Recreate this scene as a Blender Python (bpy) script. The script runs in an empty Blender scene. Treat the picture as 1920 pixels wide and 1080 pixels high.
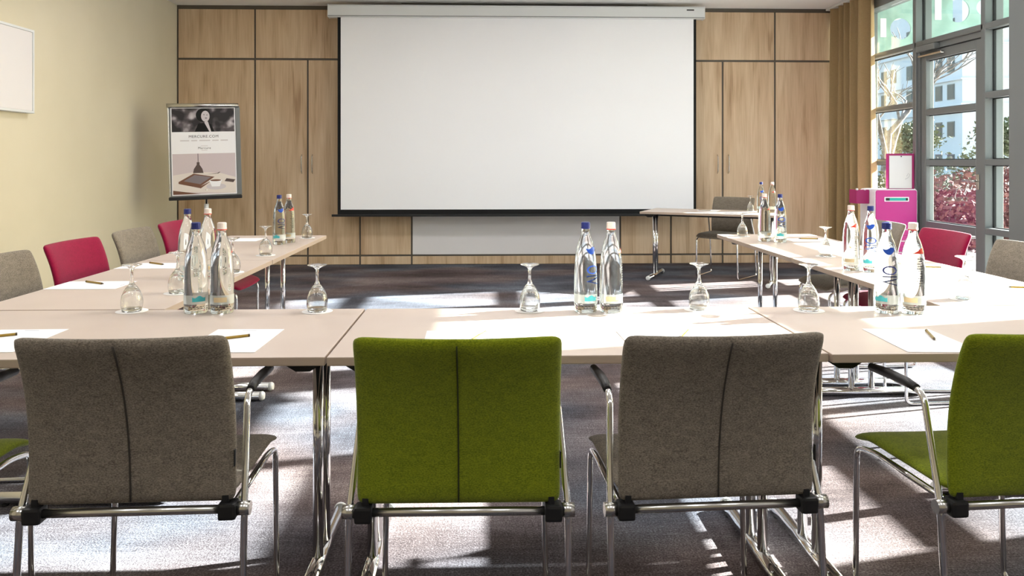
import bpy, bmesh, math, random
from mathutils import Vector, Matrix, Euler

random.seed(7)
S = bpy.context.scene
COL = S.collection
PI = math.pi
R = math.radians

# ------------------------------------------------------------------ camera
cd = bpy.data.cameras.new('camera')
cam = bpy.data.objects.new('camera', cd)
COL.objects.link(cam)
cd.sensor_width = 36.0
cd.lens = 1440.0 / 1920.0 * 36.0
cd.shift_y = -(540.0 - 303.0) / 1920.0
cd.clip_start = 0.05
cd.clip_end = 400
cam.location = (0, 0, 1.276)
cam.rotation_euler = (R(90), 0, -math.atan(45.0 / 1440.0))
S.camera = cam

# ------------------------------------------------------------------ light
SUN_DIR = Vector((-1.0, -0.23, -0.435)).normalized()      # the way the light travels
W = bpy.data.worlds.new('world')
S.world = W
W.use_nodes = True
nt = W.node_tree
nt.nodes.clear()
wo = nt.nodes.new('ShaderNodeOutputWorld')
bg = nt.nodes.new('ShaderNodeBackground')
sky = nt.nodes.new('ShaderNodeTexSky')
sky.sky_type = 'NISHITA'
sky.sun_disc = False
sky.sun_elevation = math.asin(-SUN_DIR.z)
sky.sun_rotation = math.atan2(-SUN_DIR.x, -SUN_DIR.y)
sky.dust_density = 2.0
sky.air_density = 1.2
bg.inputs['Strength'].default_value = 0.36
nt.links.new(sky.outputs['Color'], bg.inputs['Color'])
nt.links.new(bg.outputs['Background'], wo.inputs['Surface'])

sl = bpy.data.lights.new('sun', 'SUN')
sl.energy = 42.0
sl.angle = R(0.6)
sl.color = (1.0, 0.98, 0.965)
so = bpy.data.objects.new('sun', sl)
COL.objects.link(so)
so.rotation_euler = SUN_DIR.to_track_quat('-Z', 'Y').to_euler()
so.location = (20, 8, 12)

S.view_settings.view_transform = 'Standard'
S.view_settings.look = 'None'
S.view_settings.gamma = 1.0
S.view_settings.use_curve_mapping = False
S.view_settings.exposure = 0.85
FILL_LAMP_POWER = 12.0
S.cycles.caustics_refractive = False


# ------------------------------------------------------------------ helpers
def lin(r, g, b):
    def f(v):
        v /= 255.0
        return v / 12.92 if v <= 0.04045 else ((v + 0.055) / 1.055) ** 2.4
    return (f(r), f(g), f(b), 1.0)


def mat(name, col, rough=0.5, metal=0.0, spec=0.5, **kw):
    m = bpy.data.materials.new(name)
    m.use_nodes = True
    b = m.node_tree.nodes['Principled BSDF']
    b.inputs['Base Color'].default_value = col
    b.inputs['Roughness'].default_value = rough
    b.inputs['Metallic'].default_value = metal
    b.inputs['Specular IOR Level'].default_value = spec
    for k, v in kw.items():
        b.inputs[k].default_value = v
    return m


def nodes(m):
    n = m.node_tree.nodes
    l = m.node_tree.links
    return n, l, n['Principled BSDF']


def ramp(n, stops):
    r = n.new('ShaderNodeValToRGB')
    e = r.color_ramp.elements
    e[0].position, e[0].color = stops[0]
    e[1].position, e[1].color = stops[-1]
    for p, c in stops[1:-1]:
        x = e.new(p)
        x.color = c
    return r


def fabric(name, c1, c2, scale=420.0, bump=0.25):
    m = mat(name, c1, 0.92, spec=0.15)
    n, l, b = nodes(m)
    tc = n.new('ShaderNodeTexCoord')
    mp = n.new('ShaderNodeMapping')
    mp.inputs['Scale'].default_value = (0.55, 0.55, 1.0)
    l.new(tc.outputs['Object'], mp.inputs['Vector'])
    nz = n.new('ShaderNodeTexNoise')
    nz.inputs['Scale'].default_value = scale
    nz.inputs['Detail'].default_value = 3
    l.new(mp.outputs['Vector'], nz.inputs['Vector'])
    n2 = n.new('ShaderNodeTexNoise')
    n2.inputs['Scale'].default_value = 60
    n2.inputs['Detail'].default_value = 4
    l.new(mp.outputs['Vector'], n2.inputs['Vector'])
    mx = n.new('ShaderNodeMath')
    mx.operation = 'MULTIPLY_ADD'
    mx.inputs[1].default_value = 0.22
    l.new(n2.outputs['Fac'], mx.inputs[0])
    m3 = n.new('ShaderNodeMath')
    m3.operation = 'MULTIPLY'
    m3.inputs[1].default_value = 0.8
    l.new(nz.outputs['Fac'], m3.inputs[0])
    l.new(m3.outputs[0], mx.inputs[2])
    rp = ramp(n, [(0.36, c1), (0.68, c2)])
    l.new(mx.outputs[0], rp.inputs['Fac'])
    l.new(rp.outputs['Color'], b.inputs['Base Color'])
    bp = n.new('ShaderNodeBump')
    bp.inputs['Strength'].default_value = bump
    bp.inputs['Distance'].default_value = 0.0015
    l.new(nz.outputs['Fac'], bp.inputs['Height'])
    l.new(bp.outputs['Normal'], b.inputs['Normal'])
    b.inputs['Sheen Weight'].default_value = 0.15
    b.inputs['Sheen Roughness'].default_value = 0.5
    return m


M = {}
# ---- carpet: grey brown loop pile with drifting weave patches
def carpet():
    m = mat('carpet', lin(90, 82, 84), 0.96, spec=0.1)
    n, l, b = nodes(m)
    tc = n.new('ShaderNodeTexCoord')
    def noise(sx, sy, sc, det, rough=0.6):
        mp = n.new('ShaderNodeMapping')
        mp.inputs['Scale'].default_value = (sx, sy, 1)
        l.new(tc.outputs['Object'], mp.inputs['Vector'])
        z = n.new('ShaderNodeTexNoise')
        z.inputs['Scale'].default_value = sc
        z.inputs['Detail'].default_value = det
        z.inputs['Roughness'].default_value = rough
        l.new(mp.outputs['Vector'], z.inputs['Vector'])
        return z.outputs['Fac']
    def add(a, wa, c, wc):
        x = n.new('ShaderNodeMath'); x.operation = 'MULTIPLY'; x.inputs[1].default_value = wa
        l.new(a, x.inputs[0])
        y = n.new('ShaderNodeMath'); y.operation = 'MULTIPLY_ADD'; y.inputs[1].default_value = wc
        l.new(c, y.inputs[0]); l.new(x.outputs[0], y.inputs[2])
        return y.outputs[0]
    fine = noise(1, 1, 150, 3, 0.8)
    warp = noise(0.12, 1, 60, 3)
    weft = noise(1, 0.12, 60, 3)
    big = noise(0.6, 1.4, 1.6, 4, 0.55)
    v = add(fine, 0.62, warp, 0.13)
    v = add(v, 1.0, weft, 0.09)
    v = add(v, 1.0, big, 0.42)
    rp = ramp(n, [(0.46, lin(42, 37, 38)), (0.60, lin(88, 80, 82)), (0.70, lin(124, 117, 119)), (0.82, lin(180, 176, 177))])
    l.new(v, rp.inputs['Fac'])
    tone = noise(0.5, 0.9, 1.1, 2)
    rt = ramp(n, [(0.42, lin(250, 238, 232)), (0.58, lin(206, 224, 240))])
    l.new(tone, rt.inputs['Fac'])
    mx = n.new('ShaderNodeMix'); mx.data_type = 'RGBA'; mx.blend_type = 'MULTIPLY'
    mx.inputs[0].default_value = 1.0
    l.new(rp.outputs['Color'], mx.inputs[6]); l.new(rt.outputs['Color'], mx.inputs[7])
    l.new(mx.outputs[2], b.inputs['Base Color'])
    bp = n.new('ShaderNodeBump')
    bp.inputs['Strength'].default_value = 0.6
    bp.inputs['Distance'].default_value = 0.006
    l.new(fine, bp.inputs['Height'])
    l.new(bp.outputs['Normal'], b.inputs['Normal'])
    return m


def oak(name):
    m = mat(name, lin(185, 150, 112), 0.5, spec=0.3)
    n, l, b = nodes(m)
    tc = n.new('ShaderNodeTexCoord')
    oi = n.new('ShaderNodeObjectInfo')
    ad = n.new('ShaderNodeVectorMath'); ad.operation = 'MULTIPLY_ADD'
    ad.inputs[1].default_value = (1, 1, 1)
    cb = n.new('ShaderNodeCombineXYZ')
    mu = n.new('ShaderNodeMath'); mu.operation = 'MULTIPLY'; mu.inputs[1].default_value = 37.0
    l.new(oi.outputs['Random'], mu.inputs[0])
    l.new(mu.outputs[0], cb.inputs['X']); l.new(mu.outputs[0], cb.inputs['Z'])
    l.new(tc.outputs['Object'], ad.inputs[0]); l.new(cb.outputs[0], ad.inputs[2])
    def noise(sc, scale, det, dist=0.0):
        mp = n.new('ShaderNodeMapping'); mp.inputs['Scale'].default_value = sc
        l.new(ad.outputs[0], mp.inputs['Vector'])
        z = n.new('ShaderNodeTexNoise'); z.inputs['Scale'].default_value = scale
        z.inputs['Detail'].default_value = det; z.inputs['Distortion'].default_value = dist
        l.new(mp.outputs['Vector'], z.inputs['Vector'])
        return z.outputs['Fac']
    a = noise((1, 1, 0.10), 9, 3, 0.6)
    g = noise((1, 1, 0.035), 70, 4, 0.3)
    k = noise((1, 1, 0.3), 3.2, 2)
    x = n.new('ShaderNodeMath'); x.operation = 'MULTIPLY'; x.inputs[1].default_value = 0.5
    l.new(a, x.inputs[0])
    y = n.new('ShaderNodeMath'); y.operation = 'MULTIPLY_ADD'; y.inputs[1].default_value = 0.28
    l.new(g, y.inputs[0]); l.new(x.outputs[0], y.inputs[2])
    w = n.new('ShaderNodeMath'); w.operation = 'MULTIPLY_ADD'; w.inputs[1].default_value = 0.22
    l.new(k, w.inputs[0]); l.new(y.outputs[0], w.inputs[2])
    rp = ramp(n, [(0.34, lin(172, 141, 109)), (0.45, lin(204, 175, 142)), (0.56, lin(217, 191, 159)), (0.70, lin(228, 206, 177))])
    l.new(w.outputs[0], rp.inputs['Fac'])
    l.new(rp.outputs['Color'], b.inputs['Base Color'])
    bp = n.new('ShaderNodeBump'); bp.inputs['Strength'].default_value = 0.08; bp.inputs['Distance'].default_value = 0.002
    l.new(g, bp.inputs['Height']); l.new(bp.outputs['Normal'], b.inputs['Normal'])
    return m


def softwall(name, c1, c2, rough=0.85, scale=1.2):
    m = mat(name, c1, rough, spec=0.25)
    n, l, b = nodes(m)
    tc = n.new('ShaderNodeTexCoord')
    z = n.new('ShaderNodeTexNoise'); z.inputs['Scale'].default_value = scale; z.inputs['Detail'].default_value = 4
    l.new(tc.outputs['Object'], z.inputs['Vector'])
    rp = ramp(n, [(0.35, c1), (0.65, c2)])
    l.new(z.outputs['Fac'], rp.inputs['Fac']); l.new(rp.outputs['Color'], b.inputs['Base Color'])
    f = n.new('ShaderNodeTexNoise'); f.inputs['Scale'].default_value = 160
    l.new(tc.outputs['Object'], f.inputs['Vector'])
    bp = n.new('ShaderNodeBump'); bp.inputs['Strength'].default_value = 0.06; bp.inputs['Distance'].default_value = 0.002
    l.new(f.outputs['Fac'], bp.inputs['Height']); l.new(bp.outputs['Normal'], b.inputs['Normal'])
    return m


def pane_mat(name, tint, refl=1.0):
    """flat window pane: light passes straight, the surface mirrors by Fresnel"""
    m = bpy.data.materials.new(name)
    m.use_nodes = True
    n, l = m.node_tree.nodes, m.node_tree.links
    n.clear()
    o = n.new('ShaderNodeOutputMaterial')
    t = n.new('ShaderNodeBsdfTransparent'); t.inputs['Color'].default_value = tint
    g = n.new('ShaderNodeBsdfGlossy'); g.inputs['Roughness'].default_value = 0.0
    fr = n.new('ShaderNodeFresnel')
    ge = n.new('ShaderNodeNewGeometry')          # leaving a face from inside uses the inverse index
    mr = n.new('ShaderNodeMapRange'); mr.inputs['To Min'].default_value = 1.5; mr.inputs['To Max'].default_value = 1 / 1.5
    l.new(ge.outputs['Backfacing'], mr.inputs['Value']); l.new(mr.outputs[0], fr.inputs['IOR'])
    mx = n.new('ShaderNodeMixShader')
    l.new(fr.outputs['Fac'], mx.inputs['Fac'])
    l.new(t.outputs[0], mx.inputs[1]); l.new(g.outputs[0], mx.inputs[2])
    l.new(mx.outputs[0], o.inputs['Surface'])
    return m


def glass_mat(name, col, ior, through):
    m = bpy.data.materials.new(name)
    m.use_nodes = True
    n, l = m.node_tree.nodes, m.node_tree.links
    n.clear()
    o = n.new('ShaderNodeOutputMaterial')
    t = n.new('ShaderNodeBsdfTransparent'); t.inputs['Color'].default_value = col
    g = n.new('ShaderNodeBsdfGlass'); g.inputs['Roughness'].default_value = 0.0
    g.inputs['IOR'].default_value = ior; g.inputs['Color'].default_value = col
    mx = n.new('ShaderNodeMixShader'); mx.inputs['Fac'].default_value = through
    l.new(g.outputs[0], mx.inputs[1]); l.new(t.outputs[0], mx.inputs[2])
    l.new(mx.outputs[0], o.inputs['Surface'])
    return m


def emit(name, col, st):
    m = mat(name, col, 0.6)
    b = m.node_tree.nodes['Principled BSDF']
    b.inputs['Emission Color'].default_value = col
    b.inputs['Emission Strength'].default_value = st
    return m


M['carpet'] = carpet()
M['oak'] = oak('oak_panel')
M['cream'] = softwall('cream_wall', lin(214, 205, 180), lin(219, 210, 186))
M['plaster'] = softwall('white_plaster', lin(243, 242, 241), lin(247, 246, 245))
M['groove'] = mat('grey_groove', lin(92, 84, 74), 0.55)
M['whiteboard'] = mat('white_board', lin(232, 228, 228), 0.35)
M['screen'] = softwall('screen_fabric', lin(248, 248, 251), lin(251, 251, 254), 0.9, 0.8)
M['black'] = mat('black_plastic', lin(18, 18, 19), 0.5)
M['blackcloth'] = mat('black_border', lin(14, 14, 15), 0.9)
M['housing'] = mat('white_housing', lin(226, 228, 228), 0.45)
M['frame'] = mat('grey_aluminium', lin(116, 119, 119), 0.42, 0.2)
M['gasket'] = mat('black_gasket', lin(16, 17, 18), 0.7)
M['pane'] = pane_mat('window_pane', (0.93, 0.98, 0.965, 1))
M['chrome'] = mat('chrome', (0.80, 0.80, 0.80, 1), 0.09, 1.0)
M['satin'] = mat('satin_steel', (0.62, 0.61, 0.58, 1), 0.25, 1.0)
def laminate():
    m = mat('beige_laminate', lin(214, 197, 183), 0.42, spec=0.4)
    n, l, b = nodes(m)
    tc = n.new('ShaderNodeTexCoord')
    z = n.new('ShaderNodeTexNoise'); z.inputs['Scale'].default_value = 2.0; z.inputs['Detail'].default_value = 5
    l.new(tc.outputs['Object'], z.inputs['Vector'])
    rp = ramp(n, [(0.35, lin(200, 184, 173)), (0.65, lin(207, 192, 181))])
    l.new(z.outputs['Fac'], rp.inputs['Fac']); l.new(rp.outputs['Color'], b.inputs['Base Color'])
    return m
M['laminate'] = laminate()
M['edge'] = mat('taupe_edge_band', lin(176, 157, 140), 0.5)
M['grey'] = fabric('grey_melange', lin(92, 84, 74), lin(146, 136, 122))
M['green'] = fabric('green_melange', lin(92, 104, 6), lin(132, 142, 22))
M['crimson'] = fabric('crimson_felt', lin(120, 2, 44), lin(146, 8, 60), bump=0.15)
M['grey_thread'] = mat('grey_seam', lin(58, 52, 45), 0.9)
M['green_thread'] = mat('green_seam', lin(48, 54, 6), 0.9)
M['crimson_thread'] = mat('crimson_seam', lin(96, 4, 38), 0.9)
M['rubber'] = mat('soft_black', lin(22, 20, 20), 0.45)
M['paper'] = mat('white_paper', lin(244, 243, 246), 0.8)
M['print'] = mat('grey_print', lin(170, 168, 176), 0.8)
M['gold'] = mat('gold_pencil', lin(150, 122, 44), 0.35, 0.4)
M['tip'] = mat('pencil_tip', lin(70, 56, 30), 0.6)
M['waterglass'] = glass_mat('water_filled_bottle', (0.965, 0.985, 0.97, 1), 1.34, 0.04)
M['glass'] = glass_mat('clear_glass', (0.985, 0.99, 0.985, 1), 1.45, 0.10)
M['cap_blue'] = mat('blue_cap', lin(24, 38, 110), 0.4)
M['cap_white'] = mat('cream_cap', lin(236, 222, 214), 0.45)
M['red'] = mat('red_print', lin(212, 56, 34), 0.5)
M['blue'] = mat('blue_print', lin(20, 74, 176), 0.5)
M['navy'] = mat('navy_print', lin(30, 44, 112), 0.5)
M['ink'] = mat('black_ink', lin(28, 26, 28), 0.6)
M['label'] = mat('pale_label', lin(222, 232, 228), 0.6, Alpha=0.5)
M['teal'] = mat('teal_print', lin(70, 178, 186), 0.6)
M['tan'] = mat('tan_print', lin(206, 188, 150), 0.6)
M['coaster'] = mat('white_coaster', lin(246, 243, 240), 0.85)
M['curtain'] = fabric('tan_curtain', lin(148, 124, 88), lin(166, 140, 102), 300, 0.2)
M['magenta'] = mat('magenta_panel', lin(196, 40, 136), 0.45)
M['magenta_dark'] = mat('dark_magenta', lin(160, 18, 96), 0.5)
M['trim_white'] = mat('white_edge', lin(234, 228, 232), 0.4)
M['teal_box'] = mat('teal_insert', lin(30, 170, 160), 0.5)
M['finsteel'] = softwall('galvanised_fin', lin(140, 172, 163), lin(164, 192, 185), 0.6, 5)
M['render'] = softwall('white_render', lin(212, 215, 220), lin(220, 223, 228), 0.9, 0.4)
M['winglass'] = mat('dark_window', lin(70, 76, 86), 0.2)
M['paving'] = softwall('pale_paving', lin(132, 128, 124), lin(150, 145, 140), 0.9, 3)
M['bark'] = softwall('pale_bark', lin(96, 90, 86), lin(140, 134, 130), 0.9, 12)
M['leaf_red'] = softwall('russet_leaves', lin(98, 58, 66), lin(140, 98, 92), 0.8, 9)
M['leaf_green'] = softwall('olive_leaves', lin(78, 86, 64), lin(112, 114, 88), 0.8, 9)
M['fill_lamp_glow'] = emit('fill_lamp_diffuser', (1, 0.95, 0.88, 1), 2.0)  # glow of the added ceiling fill lamps
M['photo_dark'] = mat('photo_dark', lin(40, 35, 38), 0.6)
def bokeh():
    m = mat('photo_bokeh', lin(40, 35, 38), 0.6)
    n, l, b = nodes(m)
    tc = n.new('ShaderNodeTexCoord')
    z = n.new('ShaderNodeTexNoise'); z.inputs['Scale'].default_value = 8.5; z.inputs['Detail'].default_value = 1.5
    l.new(tc.outputs['Object'], z.inputs['Vector'])
    rp = ramp(n, [(0.46, lin(30, 26, 28)), (0.56, lin(84, 76, 80)), (0.64, lin(168, 160, 164)), (0.72, lin(212, 206, 208))])
    l.new(z.outputs['Fac'], rp.inputs['Fac']); l.new(rp.outputs['Color'], b.inputs['Base Color'])
    return m
M['photo_bokeh'] = bokeh()
M['photo_faint'] = mat('photo_faint', lin(214, 208, 210), 0.6)
M['photo_mid'] = mat('photo_mid', lin(128, 118, 122), 0.6)
M['photo_light'] = mat('photo_light', lin(206, 198, 202), 0.6)
M['photo_wall'] = mat('photo_wall', lin(206, 192, 194), 0.6)
M['photo_table'] = mat('photo_table', lin(226, 216, 208), 0.6)
M['photo_brown'] = mat('photo_brown', lin(112, 74, 54), 0.6)
M['photo_bronze'] = mat('photo_bronze', lin(82, 66, 62), 0.6)


class MB:
    def __init__(self):
        self.v, self.f, self.s, self.mi = [], [], [], []

    def add(self, vs, fs, smooth=False, mi=0):
        o = len(self.v)
        self.v += [tuple(p) for p in vs]
        for f in fs:
            self.f.append(tuple(i + o for i in f))
            self.s.append(smooth)
            self.mi.append(mi)
        return self

    def box(self, x0, x1, y0, y1, z0, z1, bev=0.0, seg=2):
        if bev <= 0:
            vs = [(x, y, z) for z in (z0, z1) for y in (y0, y1) for x in (x0, x1)]
            fs = [(0, 2, 3, 1), (4, 5, 7, 6), (0, 1, 5, 4), (2, 6, 7, 3), (0, 4, 6, 2), (1, 3, 7, 5)]
            return self.add(vs, fs)
        bm = bmesh.new()
        bmesh.ops.create_cube(bm, size=1.0)
        for v in bm.verts:
            v.co = Vector(((x0 + x1) / 2 + v.co.x * (x1 - x0), (y0 + y1) / 2 + v.co.y * (y1 - y0), (z0 + z1) / 2 + v.co.z * (z1 - z0)))
        bmesh.ops.bevel(bm, geom=list(bm.edges), offset=bev, segments=seg, affect='EDGES', profile=0.6)
        return self.bm(bm)

    def bm(self, bm, smooth=False):
        bm.verts.index_update()
        self.add([v.co for v in bm.verts], [[v.index for v in f.verts] for f in bm.faces], smooth)
        bm.free()
        return self

    def tube(self, pts, r, n=12, cap=True, fillet=0.0, fs=5, smooth=True):
        P = [Vector(p) for p in pts]
        if fillet > 0:
            Q = [P[0]]
            for i in range(1, len(P) - 1):
                a, b, c = P[i - 1], P[i], P[i + 1]
                d1, d2 = (a - b), (c - b)
                k = min(fillet, d1.length * 0.48, d2.length * 0.48)
                s, e = b + d1.normalized() * k, b + d2.normalized() * k
                for j in range(fs + 1):
                    t = j / fs
                    Q.append(s * (1 - t) ** 2 + b * 2 * t * (1 - t) + e * t * t)
            Q.append(P[-1])
            P = Q
        rr = r if isinstance(r, (list, tuple)) else [r] * len(P)
        vs, fcs = [], []
        t0 = (P[1] - P[0]).normalized()
        up = Vector((0, 0, 1)) if abs(t0.z) < 0.9 else Vector((1, 0, 0))
        nrm = t0.cross(up).normalized()
        for i, p in enumerate(P):
            if i == 0: t = t0
            elif i == len(P) - 1: t = (P[i] - P[i - 1]).normalized()
            else: t = ((P[i + 1] - P[i]).normalized() + (P[i] - P[i - 1]).normalized()).normalized()
            nrm = (nrm - t * nrm.dot(t)).normalized()
            b = t.cross(nrm)
            for k in range(n):
                a = 2 * PI * k / n
                vs.append(p + (nrm * math.cos(a) + b * math.sin(a)) * rr[i])
        for i in range(len(P) - 1):
            for k in range(n):
                fcs.append((i * n + k, i * n + (k + 1) % n, (i + 1) * n + (k + 1) % n, (i + 1) * n + k))
        self.add(vs, fcs, smooth)
        if cap:
            o = len(self.v) - len(vs)
            m = (len(P) - 1) * n
            self.f.append(tuple(o + k for k in reversed(range(n)))); self.s.append(False); self.mi.append(0)
            self.f.append(tuple(o + m + k for k in range(n))); self.s.append(False); self.mi.append(0)
        return self

    def lathe(self, prof, n=28, smooth=True, loc=(0, 0, 0)):
        vs, fcs, rings = [], [], []
        for (r, z) in prof:
            if r < 1e-6:
                rings.append([len(vs)]); vs.append((loc[0], loc[1], loc[2] + z))
            else:
                rings.append(list(range(len(vs), len(vs) + n)))
                vs += [(loc[0] + r * math.cos(2 * PI * k / n), loc[1] + r * math.sin(2 * PI * k / n), loc[2] + z) for k in range(n)]
        for a, b in zip(rings, rings[1:]):
            for k in range(n):
                k2 = (k + 1) % n
                if len(a) == 1 and len(b) == 1: continue
                if len(a) == 1: fcs.append((a[0], b[k2], b[k]))
                elif len(b) == 1: fcs.append((a[k], a[k2], b[0]))
                else: fcs.append((a[k], a[k2], b[k2], b[k]))
        return self.add(vs, fcs, smooth)

    def prism(self, poly, axis, a, b):
        """extrude a 2-D polygon along an axis from a to b"""
        def put(p, t):
            return {'x': (t, p[0], p[1]), 'y': (p[0], t, p[1]), 'z': (p[0], p[1], t)}[axis]
        n = len(poly)
        vs = [put(p, a) for p in poly] + [put(p, b) for p in poly]
        fs = [tuple(reversed(range(n))), tuple(range(n, 2 * n))] + [(i, (i + 1) % n, n + (i + 1) % n, n + i) for i in range(n)]
        return self.add(vs, fs)

    def mesh(self, name, m):
        me = bpy.data.meshes.new(name)
        me.from_pydata(self.v, [], self.f)
        ms = m if isinstance(m, (list, tuple)) else [m]
        for q in ms: me.materials.append(M[q])
        me.polygons.foreach_set('use_smooth', self.s)
        me.polygons.foreach_set('material_index', self.mi)
        b = bmesh.new(); b.from_mesh(me)
        bmesh.ops.recalc_face_normals(b, faces=b.faces)
        b.to_mesh(me); b.free()
        me.update()
        return me

    def build(self, name, m, parent=None, loc=(0, 0, 0), rot=(0, 0, 0)):
        return put(name, self.mesh(name, m), parent, loc, rot)


def put(name, me, parent=None, loc=(0, 0, 0), rot=(0, 0, 0)):
    o = bpy.data.objects.new(name, me)
    COL.objects.link(o)
    o.location = loc
    o.rotation_euler = rot
    if parent is not None: o.parent = parent
    return o


def thing(name, label, cat, loc=(0, 0, 0), rz=0.0, group=None):
    o = put(name, None, None, loc, (0, 0, rz))
    o.empty_display_size = 0.1
    return tag(o, label, cat, group)


def tag(o, label, cat, group=None):
    o['label'] = label
    o['category'] = cat
    if group: o['group'] = group
    return o


def struct(o, label=None, cat=None):
    o['kind'] = 'structure'
    if label: o['label'] = label
    if cat: o['category'] = cat
    return o


def text_mesh(name, body, size, m, fn=None, align='CENTER', shear=0.0, extrude=0.0, bold=0.0, space=1.0):
    cu = bpy.data.curves.new(name, 'FONT')
    cu.body = body
    cu.size = size
    cu.align_x = align
    cu.align_y = 'CENTER'
    cu.shear = shear
    cu.resolution_u = 3
    cu.extrude = extrude
    cu.offset = bold
    cu.space_character = space
    ob = bpy.data.objects.new(name, cu)
    COL.objects.link(ob)
    dg = bpy.context.evaluated_depsgraph_get()
    me = bpy.data.meshes.new_from_object(ob.evaluated_get(dg))
    bpy.data.objects.remove(ob)
    bpy.data.curves.remove(cu)
    if fn:
        for v in me.vertices: v.co = fn(v.co)
    me.materials.clear()
    me.materials.append(M[m])
    me.name = name
    return me


# ------------------------------------------------------------------ the room
XL, XR, YB, YN, ZC = -3.82, 4.45, 9.55, -2.6, 3.20
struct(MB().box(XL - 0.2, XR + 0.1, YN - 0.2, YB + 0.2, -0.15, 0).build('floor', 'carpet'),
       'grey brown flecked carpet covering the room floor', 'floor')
cl = struct(MB().box(XL - 0.2, XR + 0.1, YN - 0.2, YB + 0.2, ZC, ZC + 0.15).build('ceiling', 'plaster'),
            'flat white ceiling above the meeting room', 'ceiling')
MB().box(-1.05, 1.95, 9.36, 9.372, ZC - 0.006, ZC + 0.01).build('recessed_slot', 'groove', cl)
struct(MB().box(XL - 0.2, XL, YN - 0.2, YB + 0.2, 0, ZC).build('wall_left', 'cream'), 'plain cream painted wall on the left', 'wall')
struct(MB().box(XL, XR, YN - 0.2, YN, 0, ZC).build('wall_rear', 'cream'), 'cream wall behind the photographer', 'wall')
struct(MB().box(XR, XR + 0.2, YN - 0.2, 3.17, 0, ZC).build('wall_right', 'plaster'), 'white wall pier before the glazed front', 'wall')
struct(MB().box(XL, XL + 0.014, YN, YB, 0, 0.07).build('baseboard_left', 'plaster'), 'low white skirting along the cream wall', 'baseboard')

# back wall: oak panels and doors standing proud of a grey grooved carrier
wb = struct(MB().box(XL, XR + 0.1, YB + 0.012, YB + 0.2, 0, ZC).build('wall_back', 'groove'), 'oak panelled wall behind the projection screen', 'wall')
G = 0.011
VL = [XL + 0.012, -2.868, -2.223, -1.582, -0.945, 1.652, 2.29, 2.943, 3.607, XR + 0.08]
kinds = ['panel', 'cabinet_door', 'cabinet_door', 'panel', 'whiteboard_panel', 'panel', 'cabinet_door', 'cabinet_door', 'panel']
for i, k in enumerate(kinds):
    x0, x1 = VL[i] + G, VL[i + 1] - G
    o = MB().box(x0 - (x0 + x1) / 2, x1 - (x0 + x1) / 2, -0.0, 0.018, 0.124, 2.526, 0.002, 1).build(
        k, 'whiteboard' if k == 'whiteboard_panel' else 'oak', wb, ((x0 + x1) / 2, YB, 0))
    if k == 'whiteboard_panel': o['label'] = 'white board panel set into the oak wall'
    if k == 'cabinet_door':
        hx = {1: -2.295, 2: -2.165, 6: 2.876, 7: 3.016}[i] - (x0 + x1) / 2
        h = MB().tube([(hx, 0.0, 1.13), (hx, -0.028, 1.15), (hx, -0.034, 1.245), (hx, -0.028, 1.34), (hx, 0.0, 1.36)], 0.006, 8, fillet=0.02).build('handle', 'satin', o)
        h['label'] = 'slim bowed steel handle'
    MB().box(x0 - (x0 + x1) / 2, x1 - (x0 + x1) / 2, 0, 0.018, 0.004, 0.102, 0.002, 1).build('plinth_board', 'oak', wb, ((x0 + x1) / 2, YB, 0))
VU = [XL + 0.012, -2.868, -1.582, 0.35, 2.29, 3.607, XR + 0.08]
for x0, x1 in zip(VU, VU[1:]):
    x0 += G; x1 -= G
    MB().box(x0 - (x0 + x1) / 2, x1 - (x0 + x1) / 2, 0, 0.018, 2.552, 3.150, 0.002, 1).build('panel', 'oak', wb, ((x0 + x1) / 2, YB, 0))

# ------------------------------------------------------------------ glazed front on the right
MY = [4.5, 5.6, 6.7, 7.8, 8.9]
BARS = [0.03, 0.66, 1.27, 1.865, 2.475, 3.04]
XG = XR + 0.035          # plane of the panes
hd = struct(MB().box(XR - 0.05, XR + 0.12, 3.17, YB, 3.02, ZC).build('trim_1', 'frame'), 'grey metal header beam over the glazed front', 'trim')
struct(MB().box(XR - 0.05, XR + 0.10, 3.17, YB, 0, 0.05).build('trim_2', 'frame'), 'grey metal sill rail below the glazed front', 'trim')
for i, y in enumerate(MY):
    o = struct(MB().box(XR - 0.05, XR + 0.12, y - 0.03, y + 0.03, 0.05, 3.02, 0.004, 1).build('trim_%d' % (i + 3), 'frame'),
               ['first', 'second', 'third', 'fourth', 'fifth'][i] + ' grey metal post of the glazed front, counted from the near pier', 'trim')
    MB().box(XG - 0.012, XG + 0.012, y - 0.039, y + 0.039, 0.05, 3.02).build('gasket', 'gasket', o)
bays = [(3.17, 4.47, 'first wide'), (4.53, 5.57, 'second wide'), (5.63, 6.67, 'wide right of the door'), (7.83, 8.87, 'wide beside the curtain'), (8.93, YB, 'curtained corner')]
wn = 1
for (a, b, d) in bays:
    w = struct(put('window_%d' % wn, None, None, (XG, (a + b) / 2, 0)), 'fixed grey framed window, the %s bay of the glazed front' % d, 'window')
    wn += 1
    hw = (b - a) / 2
    bars = [0.03, 1.27, 2.20, 3.04] if a < 4 else BARS
    for z in bars[1:-1]:
        q = 0.05 if z == 2.20 else 0.028
        MB().box(-0.085, 0.06, -hw, hw, z - q, z + q, 0.006, 1).build('transom', 'frame', w)
        MB().box(-0.012, 0.012, -hw, hw, z - 0.036, z + 0.036).build('gasket', 'gasket', w)
    for z0, z1 in zip(bars, bars[1:]):
        MB().box(-0.004, 0.004, -hw, hw, z0 + 0.028, z1 - 0.028).build('pane', 'pane', w)

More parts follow.
